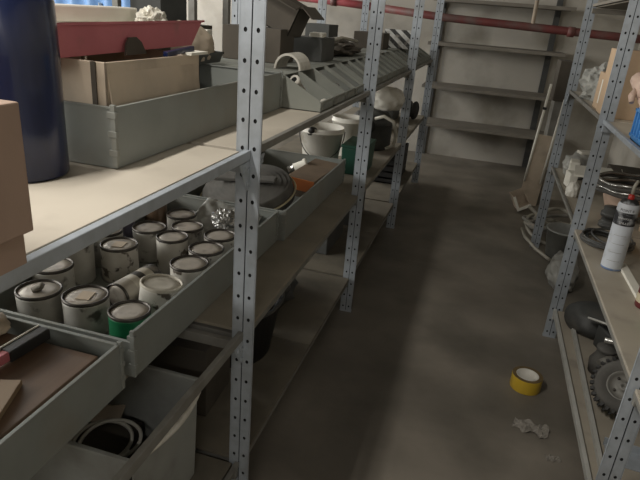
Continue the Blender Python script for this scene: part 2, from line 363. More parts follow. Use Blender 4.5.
# ------------------------------------------------------------------ paint tins
def tin(name, loc, r, h, body='canbody', lidm='lid', rimm='rim', rot=(0,0,0), label=None, handle=False, wide=False, group='paint tins in the steel tray'):
    t = empty(name,loc,rot,label=label,cat='paint tin',group=group)
    MB().lathe([(0,0),(r*.97,0),(r,.004),(r*.985,.008),(r*.985,h*.2),(r*.985,h*.6),(r*.985,h-.014),(r,h-.010),(r,h-.006),(r*.9,h-.006)],30).build('can_body',body,t)
    MB().lathe([(r*.99,h-.008),(r*1.012,h-.005),(r*1.012,h),(r*.97,h+.0015),(r*.925,h+.001),(r*.91,h-.006),(r*.91,h-.008)],30).build('rim',rimm,t)
    MB().lathe([(r*.912,h-.006),(r*.86,h-.0055),(r*.82,h-.003),(r*.5,h-.0035),(0,h-.003)],30).build('lid',lidm,t)
    return t
ZT = .6255
TL = [ # x, y, r, h, body, label
 (-.955,1.00,.053,.100,'canbody','white paint tin with a torn paper scrap on its lid, near left in the tray'),
 (-.838,1.02,.054,.100,'canbody','clean-sided white paint tin in the front row beside the green tin'),
 (-.712,1.012,.049,.092,'cangreen','dark green paint tin at the front corner of the tray'),
 (-1.020,1.125,.052,.100,'canbody','white paint tin half hidden behind the tin with the torn scrap'),
 (-.945,1.31,.053,.105,'canbody2','tall rust-streaked tin with a square label patch on its lid'),
 (-1.040,1.245,.047,.125,'canbody','tall grey paint tin with a small dark diamond mark on its side'),
 (-1.035,1.375,.049,.110,'canbody','grey paint tin at the back, partly behind the shelf edge'),
 (-.945,1.47,.052,.104,'canbody','wide grey tin in the back row left of the drip-stained tin'),
 (-.918,1.625,.050,.104,'canbody2','farthest tin of the back row beside the plastic sheet'),
 (-.838,1.425,.048,.108,'canbody2','pale tin with black drips running down from its rim'),
 (-.845,1.532,.051,.104,'canbody','tin with a bright scratch on its lid, behind the drip-stained tin'),
 (-.706,1.288,.053,.102,'canbody2','dirty tin against the tray front, next beyond the white tub'),
 (-.712,1.402,.052,.102,'canbody2','tin against the tray front, second beyond the white tub'),
 (-.722,1.515,.050,.102,'canbody2','tin against the tray front, nearest to the big steel post'),
]
for x,y,r,h,b,l in TL:
    tin('paint_tin',(x,y,ZT),r,h,b,label=l)
t = tin('paint_tub',(-.722,1.150,ZT+.006),.054,.092,'canbody2','lidwhite','lidwhite',rot=(-5,5,0),label='round white plastic paint tub with a crusted raised lid in the tray of tins')
t['category'] = 'paint tub'
tin('paint_tin',(-.818,1.28,ZT+.040),.038,.15,'lying','lid','rim',rot=(90,0,-6),label='banded paint tin lying on its side between the standing tins')
# paper scrap on lid & label patches
tag(MB().tube([(0,0,0),(.01,.012,.006),(.022,.008,.016),(.03,0,.022)],.004,5,rads=[.008,.010,.009,.002]).build('paper_scrap','paper',None,(-.962,.985,ZT+.1)),'torn curled paper scrap stuck on a paint tin lid','paper scrap')
for (x,y,n) in ((-.945,1.31,.105),(-.838,1.02,.10)):
    tag(MB().box((-.016,-.02,0),(.016,.02,.0012)).build('lid_sticker','card_pale',None,(x,y,ZT+n-.0025),(0,0,12)),'small pale square sticker on the lid of a %s tin'%('rust-streaked' if n>.102 else 'clean-sided white'),'sticker')
wc = empty('added_white_box',(-1.45,1.15,.001),label='added white box behind the left rack, standing in for a window-lit patch',cat='added box')  # added to give a pale patch like window-lit floor beyond the rack
MB().box((-.26,-.55,0),(.26,.55,.60)).build('added_box_body','white',wc,bevel=.003); MB().box((-.275,-.565,.60),(.275,.565,.625)).build('added_box_top','whiteclean',wc,bevel=.003)
for y in (-.27,.27): MB().box((.26,y-.25,.06),(.272,y+.25,.58)).build('added_box_panel','white',wc,bevel=.002)
# jars at the rear of tray 2
for x,y,r,h,m,l in ((-1.06,1.50,.035,.15,'mauve','dull mauve can standing behind the paint tins'),(-1.02,1.63,.038,.16,'amber','brown jar standing at the rear of the tins by the shelf edge')):
    j = empty('jar',(x,y,ZT),label=l,cat='jar')
    MB().lathe([(0,0),(r,0),(r,h*.8),(r*.8,h*.88),(r*.8,h*.9)],20).build('jar_body',m,j); MB().lathe([(r*.84,h*.87),(r*.84,h),(0,h)],20).build('cap','rim',j)

def rumple(name, sx, sy, sz, m, loc, label, cat, seed=0, n=22, rot=(0,0,0), amp=.35, freq=3., group=None, solid=0):
    """a crumpled closed lump"""
    b = bmesh.new(); bmesh.ops.create_icosphere(b, subdivisions=4, radius=1.)
    for v in b.verts:
        d = noise.noise(v.co*freq+Vector((seed,seed*2.3,0)))*amp + noise.noise(v.co*freq*2.7+Vector((0,seed,seed)))*amp*.45
        v.co *= 1+d
        v.co.x *= sx; v.co.y *= sy; v.co.z = max(v.co.z,-.62)*sz
        v.co.z += .62*sz
    for f in b.faces: f.smooth = amp<.3
    q = MB(); q.b.free(); q.b = b
    return tag(q.build(name,m,None,loc,rot),label,cat,group)
def sheet(name, w, l, m, loc, label, cat, seed=0, amp=.03, n=26, rot=(0,0,0), freq=9., curve=0., thick=.0012, drop=0.):
    q = MB(); g = []
    for i in range(n+1):
        row = []
        for j in range(n+1):
            u,v = i/n-.5, j/n-.5
            z = amp*(noise.noise(Vector((u*freq*w/.3,v*freq*l/.3,seed)))+.5*noise.noise(Vector((u*freq*2.5,v*freq*2.5,seed+5))))
            z += curve*u*u*4 - drop*max(0,u)**2*4
            row.append(q.b.verts.new((u*w,v*l,z+amp)))
        g.append(row)
    for i in range(n):
        for j in range(n):
            f = q._f([g[i][j],g[i+1][j],g[i+1][j+1],g[i][j+1]]); f.smooth = True
    return tag(q.build(name,m,None,loc,rot,solid=thick),label,cat)
def coil(name, R0, r, turns, m, loc, label, cat, rise=.006, jitter=.012, seed=0, rot=(0,0,0), sq=1., parent=None):
    random.seed(seed); P = []; N = int(turns*36); 
    for k in range(N):
        a = 2*PI*k/36; q = int(k/36)
        rr = R0*(1+.10*noise.noise(Vector((a*.35,seed,0)))*2) + jitter*noise.noise(Vector((k*.06,seed+9,3)))*2
        P.append((rr*math.cos(a)+jitter*.6*math.sin(k*.03+seed), rr*sq*math.sin(a), r+rise*k/36+.4*jitter*abs(noise.noise(Vector((k*.09,1,seed))))))
    o = MB().tube(P,r,7).build(name,m,parent,loc,rot)
    return tag(o,label,cat) if label else o

sheet('plastic_sheet',.22,.20,'film',(-.80,1.70,.675),'cloudy grey plastic sheet draped over the far end of the tin tray','plastic sheet',seed=3,amp=.014,rot=(26,8,0))
rumple('crumpled_foil',.042,.04,.035,'foil',(-.755,1.62,.715),'crumpled ball of silvery foil lying on the plastic sheet','foil',seed=2,amp=.4)

# ------------------------------------------------------------------ tray 1 contents
bd = MB().box((-.165,-.265,0),(.165,.265,.020)); 
tag(bd.build('wooden_board','wood',None,(-.825,.560,.698),(0,0,0),bevel=.002),'brown varnished wooden board lying on top in the near left tray','wooden board')
tag(MB().box((-.14,-.25,0),(.14,.25,.070)).build('wooden_box','darkwood',None,(-.835,.565,.627),bevel=.003),'dark wooden box under the varnished board in the near left tray','wooden box')
tag(MB().box((-.11,-.10,0),(.11,.10,.012)).build('plywood_offcut','woodlight',None,(-.790,.560,.7185),(0,0,22),bevel=.001),'pale plywood offcut lying on the varnished board, lower left','plywood offcut')
kn = empty('utility_knife',(-.805,.745,.733),(0,0,-4),label='red and black utility knife lying on the board in the near left tray',cat='knife')
MB().box((-.010,-.10,-.010),(.010,.0,.010)).build('grip','red',kn,bevel=.003)
MB().box((-.014,-.005,-.013),(.014,.095,.012)).build('casing','black',kn,bevel=.003)
MB().box((-.0155,-.04,.0),(-.0135,.094,.014)).build('blade','whiteclean',kn)
rumple('paper_bundle',.055,.05,.024,'card_pale',(-.925,.80,.7195),'rumpled pale paper bundle behind the knife','paper',seed=6,amp=.25)

# ------------------------------------------------------------------ tray 3 contents
dr = empty('ribbed_drum',(-.835,2.015,.685),(15,-6,0),label='large dark ribbed drum lying flat in the tray behind the big steel post',cat='drum')
pr = [(0,.075)]
for k in range(1,10): pr += [(.0195*k-.004,.078-.002*k+.006),(.0195*k+.003,.078-.0025*k)]
pr += [(.183,.04),(.186,.0),(.17,-.02),(0,-.02)]
MB().lathe(pr,48).build('drum_shell','dusty',dr)
MB().tube([(.191*math.cos(a*PI/24),.191*math.sin(a*PI/24),.030) for a in range(48)],.0045,6,closed=True).build('metal_ring','brass',dr)
MB().box((-.13,-.018,.085),(.13,.018,.10)).build('cross_bar','dusty',dr,bevel=.004)
bx = empty('carton_box',(-.688,2.415,.685),(0,4,-3),label='flat orange-brown box lying in the tray in front of the white bucket',cat='box')
MB().box((-.064,-.185,0),(.064,.185,.050)).build('box_body','boxbrown',bx,bevel=.002)
MB().box((-.065,-.189,.0),(.065,-.1855,.051)).build('end_label','orange',bx)
tag(MB().box((-.06,-.12,0),(.06,.12,.053)).build('wooden_block','darkwood',None,(-.69,2.44,.6255)),'dark wooden block under the orange-brown box','wooden block')
ft = empty('pipe_fitting',(-.80,2.46,.715),(0,70,30),label='small white and chrome pipe fitting beside the orange-brown box',cat='pipe fitting')
MB().lathe([(0,0),(.02,0),(.02,.05),(.026,.052),(.026,.065),(.014,.065),(.014,.03),(0,.03)],16).build('fitting_body','whiteclean',ft)
MB().lathe([(.014,-.03),(.014,0),(.018,0)],14).build('thread','chrome',ft)
coil('wire_coil',.05,.004,4,'rim',(-.82,2.52,.63),'small dark wire coil in the tray by the white bucket','wire coil',seed=4)

# ------------------------------------------------------------------ buckets etc. (middle shelf, beyond)
def bucket(loc, r, h, label, m='bucketwhite', tilt=(0,0,0), handle=True):
    b = empty('bucket',loc,tilt,label=label,cat='bucket')
    MB().lathe([(0,0),(r*.76,0),(r*.78,.006),(r*.97,h*.88),(r*1.03,h*.88),(r*1.03,h*.91),(r*.99,h*.92),(r,h),(r*.97,h),(r*.75,.01),(0,.01)],32).build('bucket_body',m,b)
    MB().lathe([(0,h*.55),(r*.88,h*.55)],24).build('contents','lidwhite',b)
    if handle:
        P = [(r*1.03*math.cos(a),-r*1.03*abs(math.sin(a))*1.0,h*.9-.62*h*abs(math.sin(a))) for a in [PI*k/14 for k in range(15)]]
        MB().tube(P,.003,6).build('bucket_handle','rim',b)
    return b
bucket((-.805,2.93,.621),.118,.215,'round white bucket with a wire handle, nearer of the two buckets on the middle shelf',tilt=(0,0,15))
bucket((-.745,3.27,.621),.095,.225,'plain white bucket standing right behind the one with the wire handle',tilt=(0,0,60),handle=False)
tag(MB().lathe([(0,0),(.02,0),(.03,.03),(.02,.05),(.012,.08),(0,.08)],14).build('tool_handle','black',None,(-.84,2.87,.80),(60,20,0)),'dark tool handle sticking out of the front white bucket','tool')
gb = empty('green_container',(-.60,2.95,.621),label='dark green container beside the white buckets on the middle shelf',cat='container')
MB().box((-.06,-.12,0),(.06,.12,.14),taper=1.08).build('container_body','green',gb,bevel=.006); MB().box((-.068,-.13,.14),(.068,.13,.155)).build('container_rim','green',gb,bevel=.003)
# machine with hose
mc = empty('wet_vacuum',(-.66,3.58,.621),(0,0,10),label='dark round vacuum with a pale hose on the middle shelf behind the second post',cat='vacuum')
MB().lathe([(0,0),(.12,0),(.13,.02),(.13,.15),(.14,.155),(.14,.175),(.10,.22),(0,.235)],28).build('vacuum_drum','darkgrey',mc)
MB().tube([(.02,-.12,.20),(.07,-.16,.225),(.13,-.17,.20),(.155,-.16,.12),(.145,-.13,.05),(.10,-.13,.02)],.011,8).build('hose','hosepale',mc)
MB().lathe([(.03,0),(.045,0),(.045,.03),(.03,.03)],14,org=(-.02,-.16,.16),mat3=Euler((PI/2,0,0)).to_matrix()).build('hose_port','black',mc)
rumple('white_bag',.105,.13,.085,'white',(-.59,3.66,.862),'shiny white bag lying on top of the dark vacuum','bag',seed=8,amp=.14,freq=2.)
rumple('grey_bag',.10,.16,.06,'bagfilm',(-.72,4.25,.621),'crumpled grey bag on the middle shelf behind the third rack post','bag',seed=12,amp=.25)
rl = empty('cable_reel',(-.57,4.85,.70),(90,0,70),label='small black cable reel on the middle shelf at the far end of the left rack',cat='cable reel')
MB().lathe([(0,-.03),(.075,-.03),(.075,-.025),(.05,-.025),(.05,.025),(.075,.025),(.075,.03),(0,.03)],24).build('spool','black',rl)
MB().tube([(.055*math.cos(a*PI/10),.055*math.sin(a*PI/10),-.02+.0008*a) for a in range(50)],.004,6).build('cable','darkgrey',rl)
tag(MB().box((-.12,-.17,0),(.12,.17,.16),taper=1.04).build('grey_crate','darkgrey',None,(-.80,4.75,.621),bevel=.006),'dark grey crate on the middle shelf at the far end','crate')

# ------------------------------------------------------------------ bottom shelf, left
tb = empty('storage_tub',(-.80,.945,.191),label='grey plastic tub with a pale handle lip on the bottom shelf, holding cable',cat='tub')
W,Ln,H = .225,.15,.31
q = MB(); t_ = .004
def ring(q,w0,l0,z0,w1,l1,z1,t=.004):
    for sx in (-1,1):
        q.prism([(sx*w0,z0),(sx*w1,z1),(sx*(w1-t),z1),(sx*(w0-t),z0)],1,-l0,l0)
    for sy in (-1,1):
        q.prism([(sy*l0,z0),(sy*l1,z1),(sy*(l1-t),z1),(sy*(l0-t),z0)],0,-w0,w0)
ring(q,W-.012,Ln-.006,0,W,Ln,H); q.box((-W+.012,-Ln+.006,0),(W-.012,Ln-.006,.004))
q.box((-W-.008,-Ln-.008,H-.006),(W+.006,-Ln+.003,H+.002)); q.box((-W-.008,Ln-.003,H-.006),(W+.006,Ln+.008,H+.002))
q.box((-W-.008,-Ln,H-.006),(-W+.003,Ln,H+.002)); q.box((W-.003,-Ln,H-.006),(W+.006,Ln,H+.002))
q.build('tub_body','tub',tb,bevel=.002)
MB().tube([(W+.01+.024*math.sin(PI*k/14),-.15+.30*k/14,H-.004+.004*math.sin(PI*k/14)) for k in range(15)],.006,8,rads=[.004+.004*math.sin(PI*k/14) for k in range(15)]).build('handle_lip','white',tb)
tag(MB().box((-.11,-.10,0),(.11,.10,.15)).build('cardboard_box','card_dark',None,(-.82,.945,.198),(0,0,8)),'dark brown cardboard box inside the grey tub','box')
coil('cable_coil',.075,.005,3,'white',(-.765,.945,.352),'loose coil of pale cable inside the grey tub','cable',seed=5,jitter=.015)
sheet('paper_label',.10,.07,'card_pale',(-.83,1.04,.355),'crumpled pale paper piece beside the cable in the grey tub','paper',seed=1,amp=.006,rot=(0,0,20))
cr = empty('electric_motor',(-.82,.60,.191),label='small dark motor with bright shaft below the near tray, bottom left corner',cat='motor')
MB().lathe([(0,0),(.07,0),(.07,.12),(.05,.15),(0,.15)],20).build('motor_housing','darkgrey',cr); MB().lathe([(0,.15),(.015,.15),(.015,.19),(0,.19)],12).build('shaft','chrome',cr)
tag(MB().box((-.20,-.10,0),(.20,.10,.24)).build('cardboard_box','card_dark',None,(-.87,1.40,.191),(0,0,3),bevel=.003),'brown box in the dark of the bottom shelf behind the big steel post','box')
tbb = empty('round_tub',(-.725,1.72,.191),label='black oval rubber tub on the bottom shelf just past the big steel post',cat='tub')
o = MB().lathe([(0,0),(.105,0),(.135,.20),(.145,.205),(.145,.215),(.130,.212),(.10,.01),(0,.01)],32).build('tub_body','black',tbb); o.scale = (1,1.35,1)
o = MB().tube([(.143*math.cos(a*PI/20),1.35*.143*math.sin(a*PI/20),.214) for a in range(40)],.006,6,closed=True).build('tub_rim','darkgrey',tbb)
rumple('dark_sack',.16,.20,.10,'darkgrey',(-.82,2.12,.191),'dark lumpy sack on the bottom shelf behind the black tub','sack',seed=21,amp=.2)
for x,y,s,l in ((-.85,2.9,.22,'black carton deep on the bottom shelf in the second bay'),(-.83,3.4,.18,'smaller black carton farther along the bottom shelf')):
    tag(MB().box((-.18,-.18,0),(.18,.18,s)).build('carton','grey_box',None,(x,y,.191),bevel=.004),l,'carton')
bc = empty('black_crate',(-.70,4.55,.191),label='black crate on the bottom shelf at the far end of the left rack',cat='crate')
q = MB()
for z in (.0,.05,.1,.15,.2): 
    q.box((-.15,-.25,z),(-.14,.25,z+.035)); q.box((.14,-.25,z),(.15,.25,z+.035)); q.box((-.15,-.25,z),(.15,-.24,z+.035)); q.box((-.15,.24,z),(.15,.25,z+.035))
for sx in (-.15,.13):
    for sy in (-.25,.23): q.box((sx,sy,0),(sx+.02,sy+.02,.24))
q.box((-.15,-.25,0),(.15,.25,.01)); q.build('crate_body','black',bc)
rumple('black_bag',.12,.2,.10,'black',(-.70,4.55,.204),'black bag stuffed in the black crate','bag',seed=31,amp=.2)

# ------------------------------------------------------------------ top shelf, left
def carton(name, loc, sx, sy, sz, m, label, rot=(0,0,0), flaps=False, tape=True, cat='box'):
    c = empty(name,loc,rot,label=label,cat=cat); t = .004; q = MB()
    if flaps:
        q.box((-sx/2,-sy/2,0),(sx/2,sy/2,t))
        for lo,hi in (((-sx/2,-sy/2,0),(-sx/2+t,sy/2,sz)),((sx/2-t,-sy/2,0),(sx/2,sy/2,sz)),((-sx/2,-sy/2,0),(sx/2,-sy/2+t,sz)),((-sx/2,sy/2-t,0),(sx/2,sy/2,sz))): q.box(lo,hi)
        q.build('box_body',m,c)
    else:
        q.box((-sx/2,-sy/2,0),(sx/2,sy/2,sz)).build('box_body',m,c,bevel=.002)
    return c
carton('cardboard_box',(-.600,.345,1.096),.232,.30,.045,'card_pink','lower flat carton at the left edge of the picture, under the taller one')
carton('cardboard_box',(-.587,.345,1.142),.236,.30,.146,'card_pink','taller brown carton at the left edge of the picture, standing on the flat one')
nv = empty('film_roll',(-.763,.795,1.096),(0,0,0),label='tall navy blue roll of plastic film standing on the top shelf at left',cat='roll')
MB().lathe([(0,0),(.074,0),(.077,.004),(.0765,.10),(.078,.2),(.0765,.287),(.074,.290)],40).build('film_wrap','navy',nv)
MB().lathe([(.0735,.290),(.030,.290),(.028,.26)],40).build('roll_end','bluetop',nv)
MB().lathe([(.030,.291),(.026,.292),(.026,.05)],24).build('core','card_pale',nv)
# open cardboard tray inside the steel tray
ct = empty('cardboard_tray',(-.828,1.088,1.101),label='open pale cardboard box sitting in the steel tray under the red basin',cat='box')
q = MB(); sx,sy,sz,t = .165,.178,.185,.004
q.box((-sx,-sy,0),(sx,sy,t)); q.box((-sx,-sy,0),(-sx+t,sy,sz)); q.box((sx-t,-sy,0),(sx,sy,sz)); q.box((-sx,-sy,0),(sx,-sy+t,sz)); q.box((-sx,sy-t,0),(sx,sy,sz))
q.build('box_body','card_pale',ct,bevel=.0015)
q = MB(); q.box((sx+.0005,-sy+.006,.10),(sx+.004,sy-.01,.165),rot=(0,-7,0)).build('side_flap','card_pale',ct)
MB().box((sx-.03,-sy-.003,.002),(sx-.02,-sy,sz)).build('corner_seam','card_dark',ct)
MB().box((sx-.02,sy-.06,sz),(sx+.012,sy+.02,sz+.006)).build('torn_flap','whiteclean',ct)
rb = empty('red_basin',(-.835,1.122,1.275),(1,-10,0),label='dusty red plastic basin lying on top of the open cardboard box',cat='basin')
q = MB(); n=0
w0,l0,w1,l1,h = .100,.245,.110,.305,.057
t = .004; ln = l0+.006
B_ = [(w0,-l0),(w0,l0),(-w0,l0),(-w0,-l0)]; T_ = [(w1,-ln),(w1,l1),(-w1,l1),(-w1,-ln)]
for k in range(4):
    a,b,c,d = B_[k],B_[(k+1)%4],T_[(k+1)%4],T_[k]
    o_ = [Vector((*a,0)),Vector((*b,0)),Vector((*c,h)),Vector((*d,h))]
    i_ = [Vector((p.x*(1-t/.1),p.y*(1-t/.24),p.z+(.003 if p.z==0 else 0))) for p in o_]
    v=[q.b.verts.new(p) for p in o_+i_]
    for f in ((0,1,2,3),(7,6,5,4),(3,2,6,7),(0,4,5,1)): q._f([v[m_] for m_ in f])
q.box((-w0,-l0,0),(w0,l0,.003))
for lo,hi in (((w1-.004,-ln-.004,h-.004),(w1+.004,l1+.004,h+.001)),((-w1-.004,-ln-.004,h-.004),(-w1+.004,l1+.004,h+.001)),((-w1,-ln-.004,h-.004),(w1,-ln+.004,h+.001)),((-w1,l1-.004,h-.004),(w1,l1+.004,h+.001))): q.box(lo,hi)
q.build('basin_body','red',rb)
q = MB(); q.prism([(-.062,-.008),(-.050,.016),(-.038,.027),(-.012,.027),(.004,.016),(.014,-.008)],0,w0+.009,w0+.014); q.build('grip_tab','card_dark',rb)
tag(MB().box((-.006,-.06,0),(.006,.06,.011)).build('blue_strip','navy',None,(-.672,1.19,1.289),(4,0,0),bevel=.002),'dark blue strip lying on the cardboard box edge in front of the red basin','strip')
# things behind the basin
bn = empty('pipe_bundle',(-1.005,1.28,1.289),(0,0,4),label='bundle of long white plastic profiles lying behind the red basin',cat='profiles')
for k,(x,z) in enumerate(((-.05,.0),(.0,.0),(.05,.0),(-.025,.040))):
    MB().box((x-.023,-.36,z),(x+.023,.30,z+.040)).build('profile','whiteclean',bn,bevel=.004)
rumple('white_cloth',.035,.05,.032,'whiteclean',(-.97,1.56,1.322),'fluffy white cloth wad sticking up behind the red basin','cloth',seed=14,amp=.45)
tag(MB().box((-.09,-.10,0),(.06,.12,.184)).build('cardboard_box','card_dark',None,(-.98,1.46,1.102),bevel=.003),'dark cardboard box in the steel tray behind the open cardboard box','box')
coil('wire_loop',.06,.0025,2,'hose',(-1.04,1.60,1.290),'thin wire loop on top behind the red basin','wire',seed=3,rot=(60,0,20),jitter=.004)
bt = empty('plastic_tray',(-.99,1.73,1.213),label='dark blue grey plastic tray just left of the big steel post',cat='tray')
q = MB(); ring(q,.09,.14,0,.10,.15,.028,t=.004); q.box((-.1,-.15,.026),(-.094,.15,.034)); q.box((.094,-.15,.026),(.1,.15,.034)); q.box((-.1,-.15,.026),(.1,-.144,.034)); q.box((-.1,.144,.026),(.1,.15,.034)); q.box((-.09,-.14,0),(.09,.14,.004))
q.build('tray_body','grey_box',bt)
rumple('brown_paper_bag',.085,.125,.075,'card_pale',(-.975,1.765,1.219),'crumpled pale brown paper bag in the dark blue plastic tray','paper bag',seed=17,amp=.16,freq=1.6)
lb = empty('label_box',(-1.03,2.02,1.203),label='small white box with a black mark left of the big steel post',cat='box')
MB().box((-.016,-.02,0),(.016,.02,.105)).build('box_body','whiteclean',lb,bevel=.002); MB().box((-.006,-.0215,.075),(.010,-.020,.10)).build('black_mark','ink',lb)

# parts bins
def bin_mesh(w=.152, D=.56, Hh=.105):
    q = MB(); t = .0025
    prof = [(0,0),(0,.032),(-.13,Hh),(-D,Hh),(-D,0)]
    for y in (0,w-t): q.prism([(a,b) for a,b in prof],1,y,y+t)
    q.box((-D,0,0),(0,w,t)); q.box((-t,0,0),(0,w,.032)); q.box((-D,0,0),(-D+t,w,Hh)); q.box((-D,t,Hh-t),(-.135,w-t,Hh))
    q.box((-.005,0,.030),(.002,w,.034))
    return q
binroot = empty('parts_bin',(-.505,1.80,1.0965),label='nearest grey parts bin of the row on the top shelf, with a pale fitting',cat='parts bin',group='grey parts bins in a row on the top shelf')
bin_mesh().build('bin_body','bin',binroot,bevel=.0006)
MB().box((.0005,.03,.008),(.0025,.122,.026)).build('label_holder','tray',binroot)
ords = ['second','third','fourth','fifth','sixth','seventh','eighth','ninth','tenth','eleventh','twelfth','thirteenth','fourteenth','fifteenth','sixteenth','seventeenth','eighteenth','nineteenth']
YB = [1.80+.166*k for k in range(4)]+[2.527+.158*k for k in range(8)]+[3.857+.160*k for k in range(8)]
for k in range(1,20):
    c = copy_tree(binroot); c.location.y = YB[k]
    if k == 2: cov = MB().prism([(-.004,.006),(-.004,.023),(-.130,.092),(-.130,.006)],1,.004,.148).build('contents','tray',c)
    if k > 2: cc = cov.copy(); C.objects.link(cc); cc.parent = c
    c['label'] = '%s grey parts bin counting away from the big steel post'%ords[k-1] if k<18 else ('last grey parts bin but one, near the end post','farthest grey parts bin, last of the row at the end post')[k-18]
fp = empty('pipe_fitting',(-.60,1.885,1.145),(50,20,-30),label='pale elbow fitting with a black mouth in the nearest parts bin',cat='pipe fitting')
MB().lathe([(0,0),(.014,0),(.014,.05),(.018,.052),(.018,.07),(.010,.07),(.010,.04),(0,.04)],16,mis=[0,0,0,0,0,1,1,1]).build('fitting_body',['white','hole'],fp)
for k in range(8):
    random.seed(50+k)
    tag(MB().lathe([(0,0),(.012,0),(.012,.02),(.016,.022),(.016,.034),(0,.034)],10).build('pipe_fitting',random.choice(['chrome','darkgrey','white','hose']),None,(-.53-.10*random.random(),1.84+.05*(k%3)+ .16*(k//3),1.101+.018*(k%2)),(random.uniform(0,90),random.uniform(0,90),0)),'small metal pipe fitting loose in the front parts bins','pipe fitting','loose fittings in the front parts bins')
# things on top of the bins
wr = empty('white_dish',(-.685,2.02,1.203),(0,0,0),label='half-round white plastic cover lying on the parts bins beside the big steel post',cat='cover')
q = MB(); P=[]
for k in range(13):
    a = PI*k/12; P.append((.050*math.cos(a),.055*math.sin(a)))
for k in range(12,-1,-1):
    a = PI*k/12; P.append((.043*math.cos(a),.047*math.sin(a)))
q.prism(P,1,-.06,.06); q.build('cover_shell','white',wr)
carton('cardboard_box',(-.90,2.22,1.203),.24,.16,.125,'card_dark','dark brown carton on the bins behind the white half-round cover')
ob_ = empty('open_carton',(-.86,2.30,1.330),(0,24,0),label='dark open carton with raised flaps tilted on top beside the big steel post',cat='box')
q = MB(); s_=.085
q.box((-s_,-s_,0),(s_,s_,.004)); q.box((-s_,-s_,0),(-s_+.004,s_,.12)); q.box((s_-.004,-s_,0),(s_,s_,.12)); q.box((-s_,-s_,0),(s_,-s_+.004,.12)); q.box((-s_,s_-.004,0),(s_,s_,.12)); q.build('box_body','card_dark',ob_)
MB().box((s_,-s_,.118),(s_+.06,s_,.122),rot=(0,20,0)).build('flap','card_dark',ob_); MB().box((-s_,-s_-.05,.118),(s_,-s_,.122),rot=(15,0,0)).build('flap','card_dark',ob_)
carton('carton',(-.76,2.52,1.203),.13,.20,.095,'grey_box','charcoal carton with a white top tray on the parts bins behind the open carton',cat='box')
tag(MB().box((-.03,-.06,0),(.03,.06,.018)).build('white_tray','whiteclean',None,(-.74,2.50,1.299),(0,0,10),bevel=.003),'small white tray lying on the charcoal carton','tray')
rumple('dark_rags',.12,.26,.045,'card_dark',(-.80,3.02,1.203),'heap of dark rags on top of the parts bins before the second post','rags',seed=41,amp=.4,freq=2.5)
tag(MB().tube([(-.05,-.2,.01),(0,0,.03),(.03,.2,.012)],.008,7).build('stick','hosepale',None,(-.72,2.85,1.262)),'pale stick lying across the dark rags','stick')
carton('carton',(-.97,3.35,1.203),.14,.20,.135,'grey_box','dark carton standing upright behind the dark rags',cat='box')
carton('carton',(-.80,3.98,1.203),.20,.22,.10,'card_dark','dusty carton on the parts bins left of the striped box',cat='box')
tag(MB().box((-.10,-.05,0),(.10,.06,.125)).build('striped_box','stripe',None,(-.66,4.28,1.203),(0,0,0),bevel=.003),'box with black and white diagonal stripes on the parts bins at the far end','box')
sheet('cardboard_sheet',.35,.75,'card_dark',(-.86,4.72,1.206),'dark sagging sheet lying over the far parts bins','sheet',seed=9,amp=.012)

# ------------------------------------------------------------------ left room background, seen past the rack
bs = MB(); P=[]; n=60
for k in range(n+1):
    y = -.75+1.5*k/n; P.append((.02*math.sin(k*1.05),y))
q = MB()
for k in range(n):
    a,b = P[k],P[k+1]
    v=[q.b.verts.new(p) for p in ((a[0],a[1],0),(b[0],b[1],0),(b[0],b[1],1.9),(a[0],a[1],1.9))]; f=q._f(v); f.smooth=True
q.b.verts.ensure_lookup_table()
bmesh.ops.remove_doubles(q.b, verts=q.b.verts, dist=1e-5)
cu_ = q.build('curtain','bluesheet',None,(-3.15,3.75,0.01),(0,0,-92),solid=.004)
tag(cu_,'pale blue corrugated sheet hanging behind the left rack','sheet')
MB().box((-.03,-.03,0),(.03,.03,.003),rot=(90,0,0)).build('paper_label','whiteclean',cu_,(-.01,.42,1.30),(0,90,0))
bk = empty('shelving_rack',(0,0,0),label='dark rack with cartons farther left, seen above the red basin',cat='shelving rack')
for x in (-2.10,-1.62):
    for y in (3.02,3.45): MB().box((x-.018,y-.018,0),(x+.018,y+.018,1.85)).build('post','steel_dull',bk)
for z in (.3,.75,1.12):
    MB().box((-2.09,3.04,z-.02),(-1.63,3.43,z)).build('shelf_board','steel_dull',bk)
carton('cardboard_box',(-1.96,3.24,1.121),.20,.30,.34,'grey_box','dark upright carton on the farther rack above the left part of the red basin')
carton('cardboard_box',(-1.76,3.24,1.121),.15,.30,.15,'card_dark','low brown carton on the farther rack beside the dark upright one')
carton('cardboard_box',(-1.86,3.24,.751),.40,.30,.28,'card_dark','brown carton on the middle level of the farther rack')

# ------------------------------------------------------------------ right rack, upper shelf
ZR3, ZR2, ZR1 = 1.0675, .5755, .1555
carton('cardboard_box',(.705,2.87,ZR3),.39,.20,.285,'card','tall tan cardboard box on the right rack behind the blue crate')
cb = empty('cardboard_box',(.555,3.09,ZR3),(0,0,0),label='smaller tan cardboard box wrapped in film, left behind the tall tan one',cat='box')
MB().box((-.03,-.10,0),(.14,.10,.17)).build('box_body','card',cb,bevel=.002); MB().box((-.032,-.04,.03),(-.0305,-.015,.14)).build('white_label','whiteclean',cb)
rumple('plastic_bag',.115,.27,.115,'bagfilm',(.615,3.53,ZR3),'crumpled milky plastic bag on the right upper shelf behind the cardboard','plastic bag',seed=51,amp=.3)
tag(MB().tube([(-.02,0,.0),(.02,0,.13)],.009,8).build('white_tube','whiteclean',None,(.475,3.30,ZR3+.01)) ,'short white tube with dark tip leaning by the tan cardboard','tube') if False else None
cr = empty('plastic_crate',(.71,2.08,ZR3),label='bright blue plastic crate at the right edge of the picture',cat='crate')
q = MB(); sx,sy,sz=.19,.17,.112
q.box((-sx,-sy,0),(sx,sy,.005))
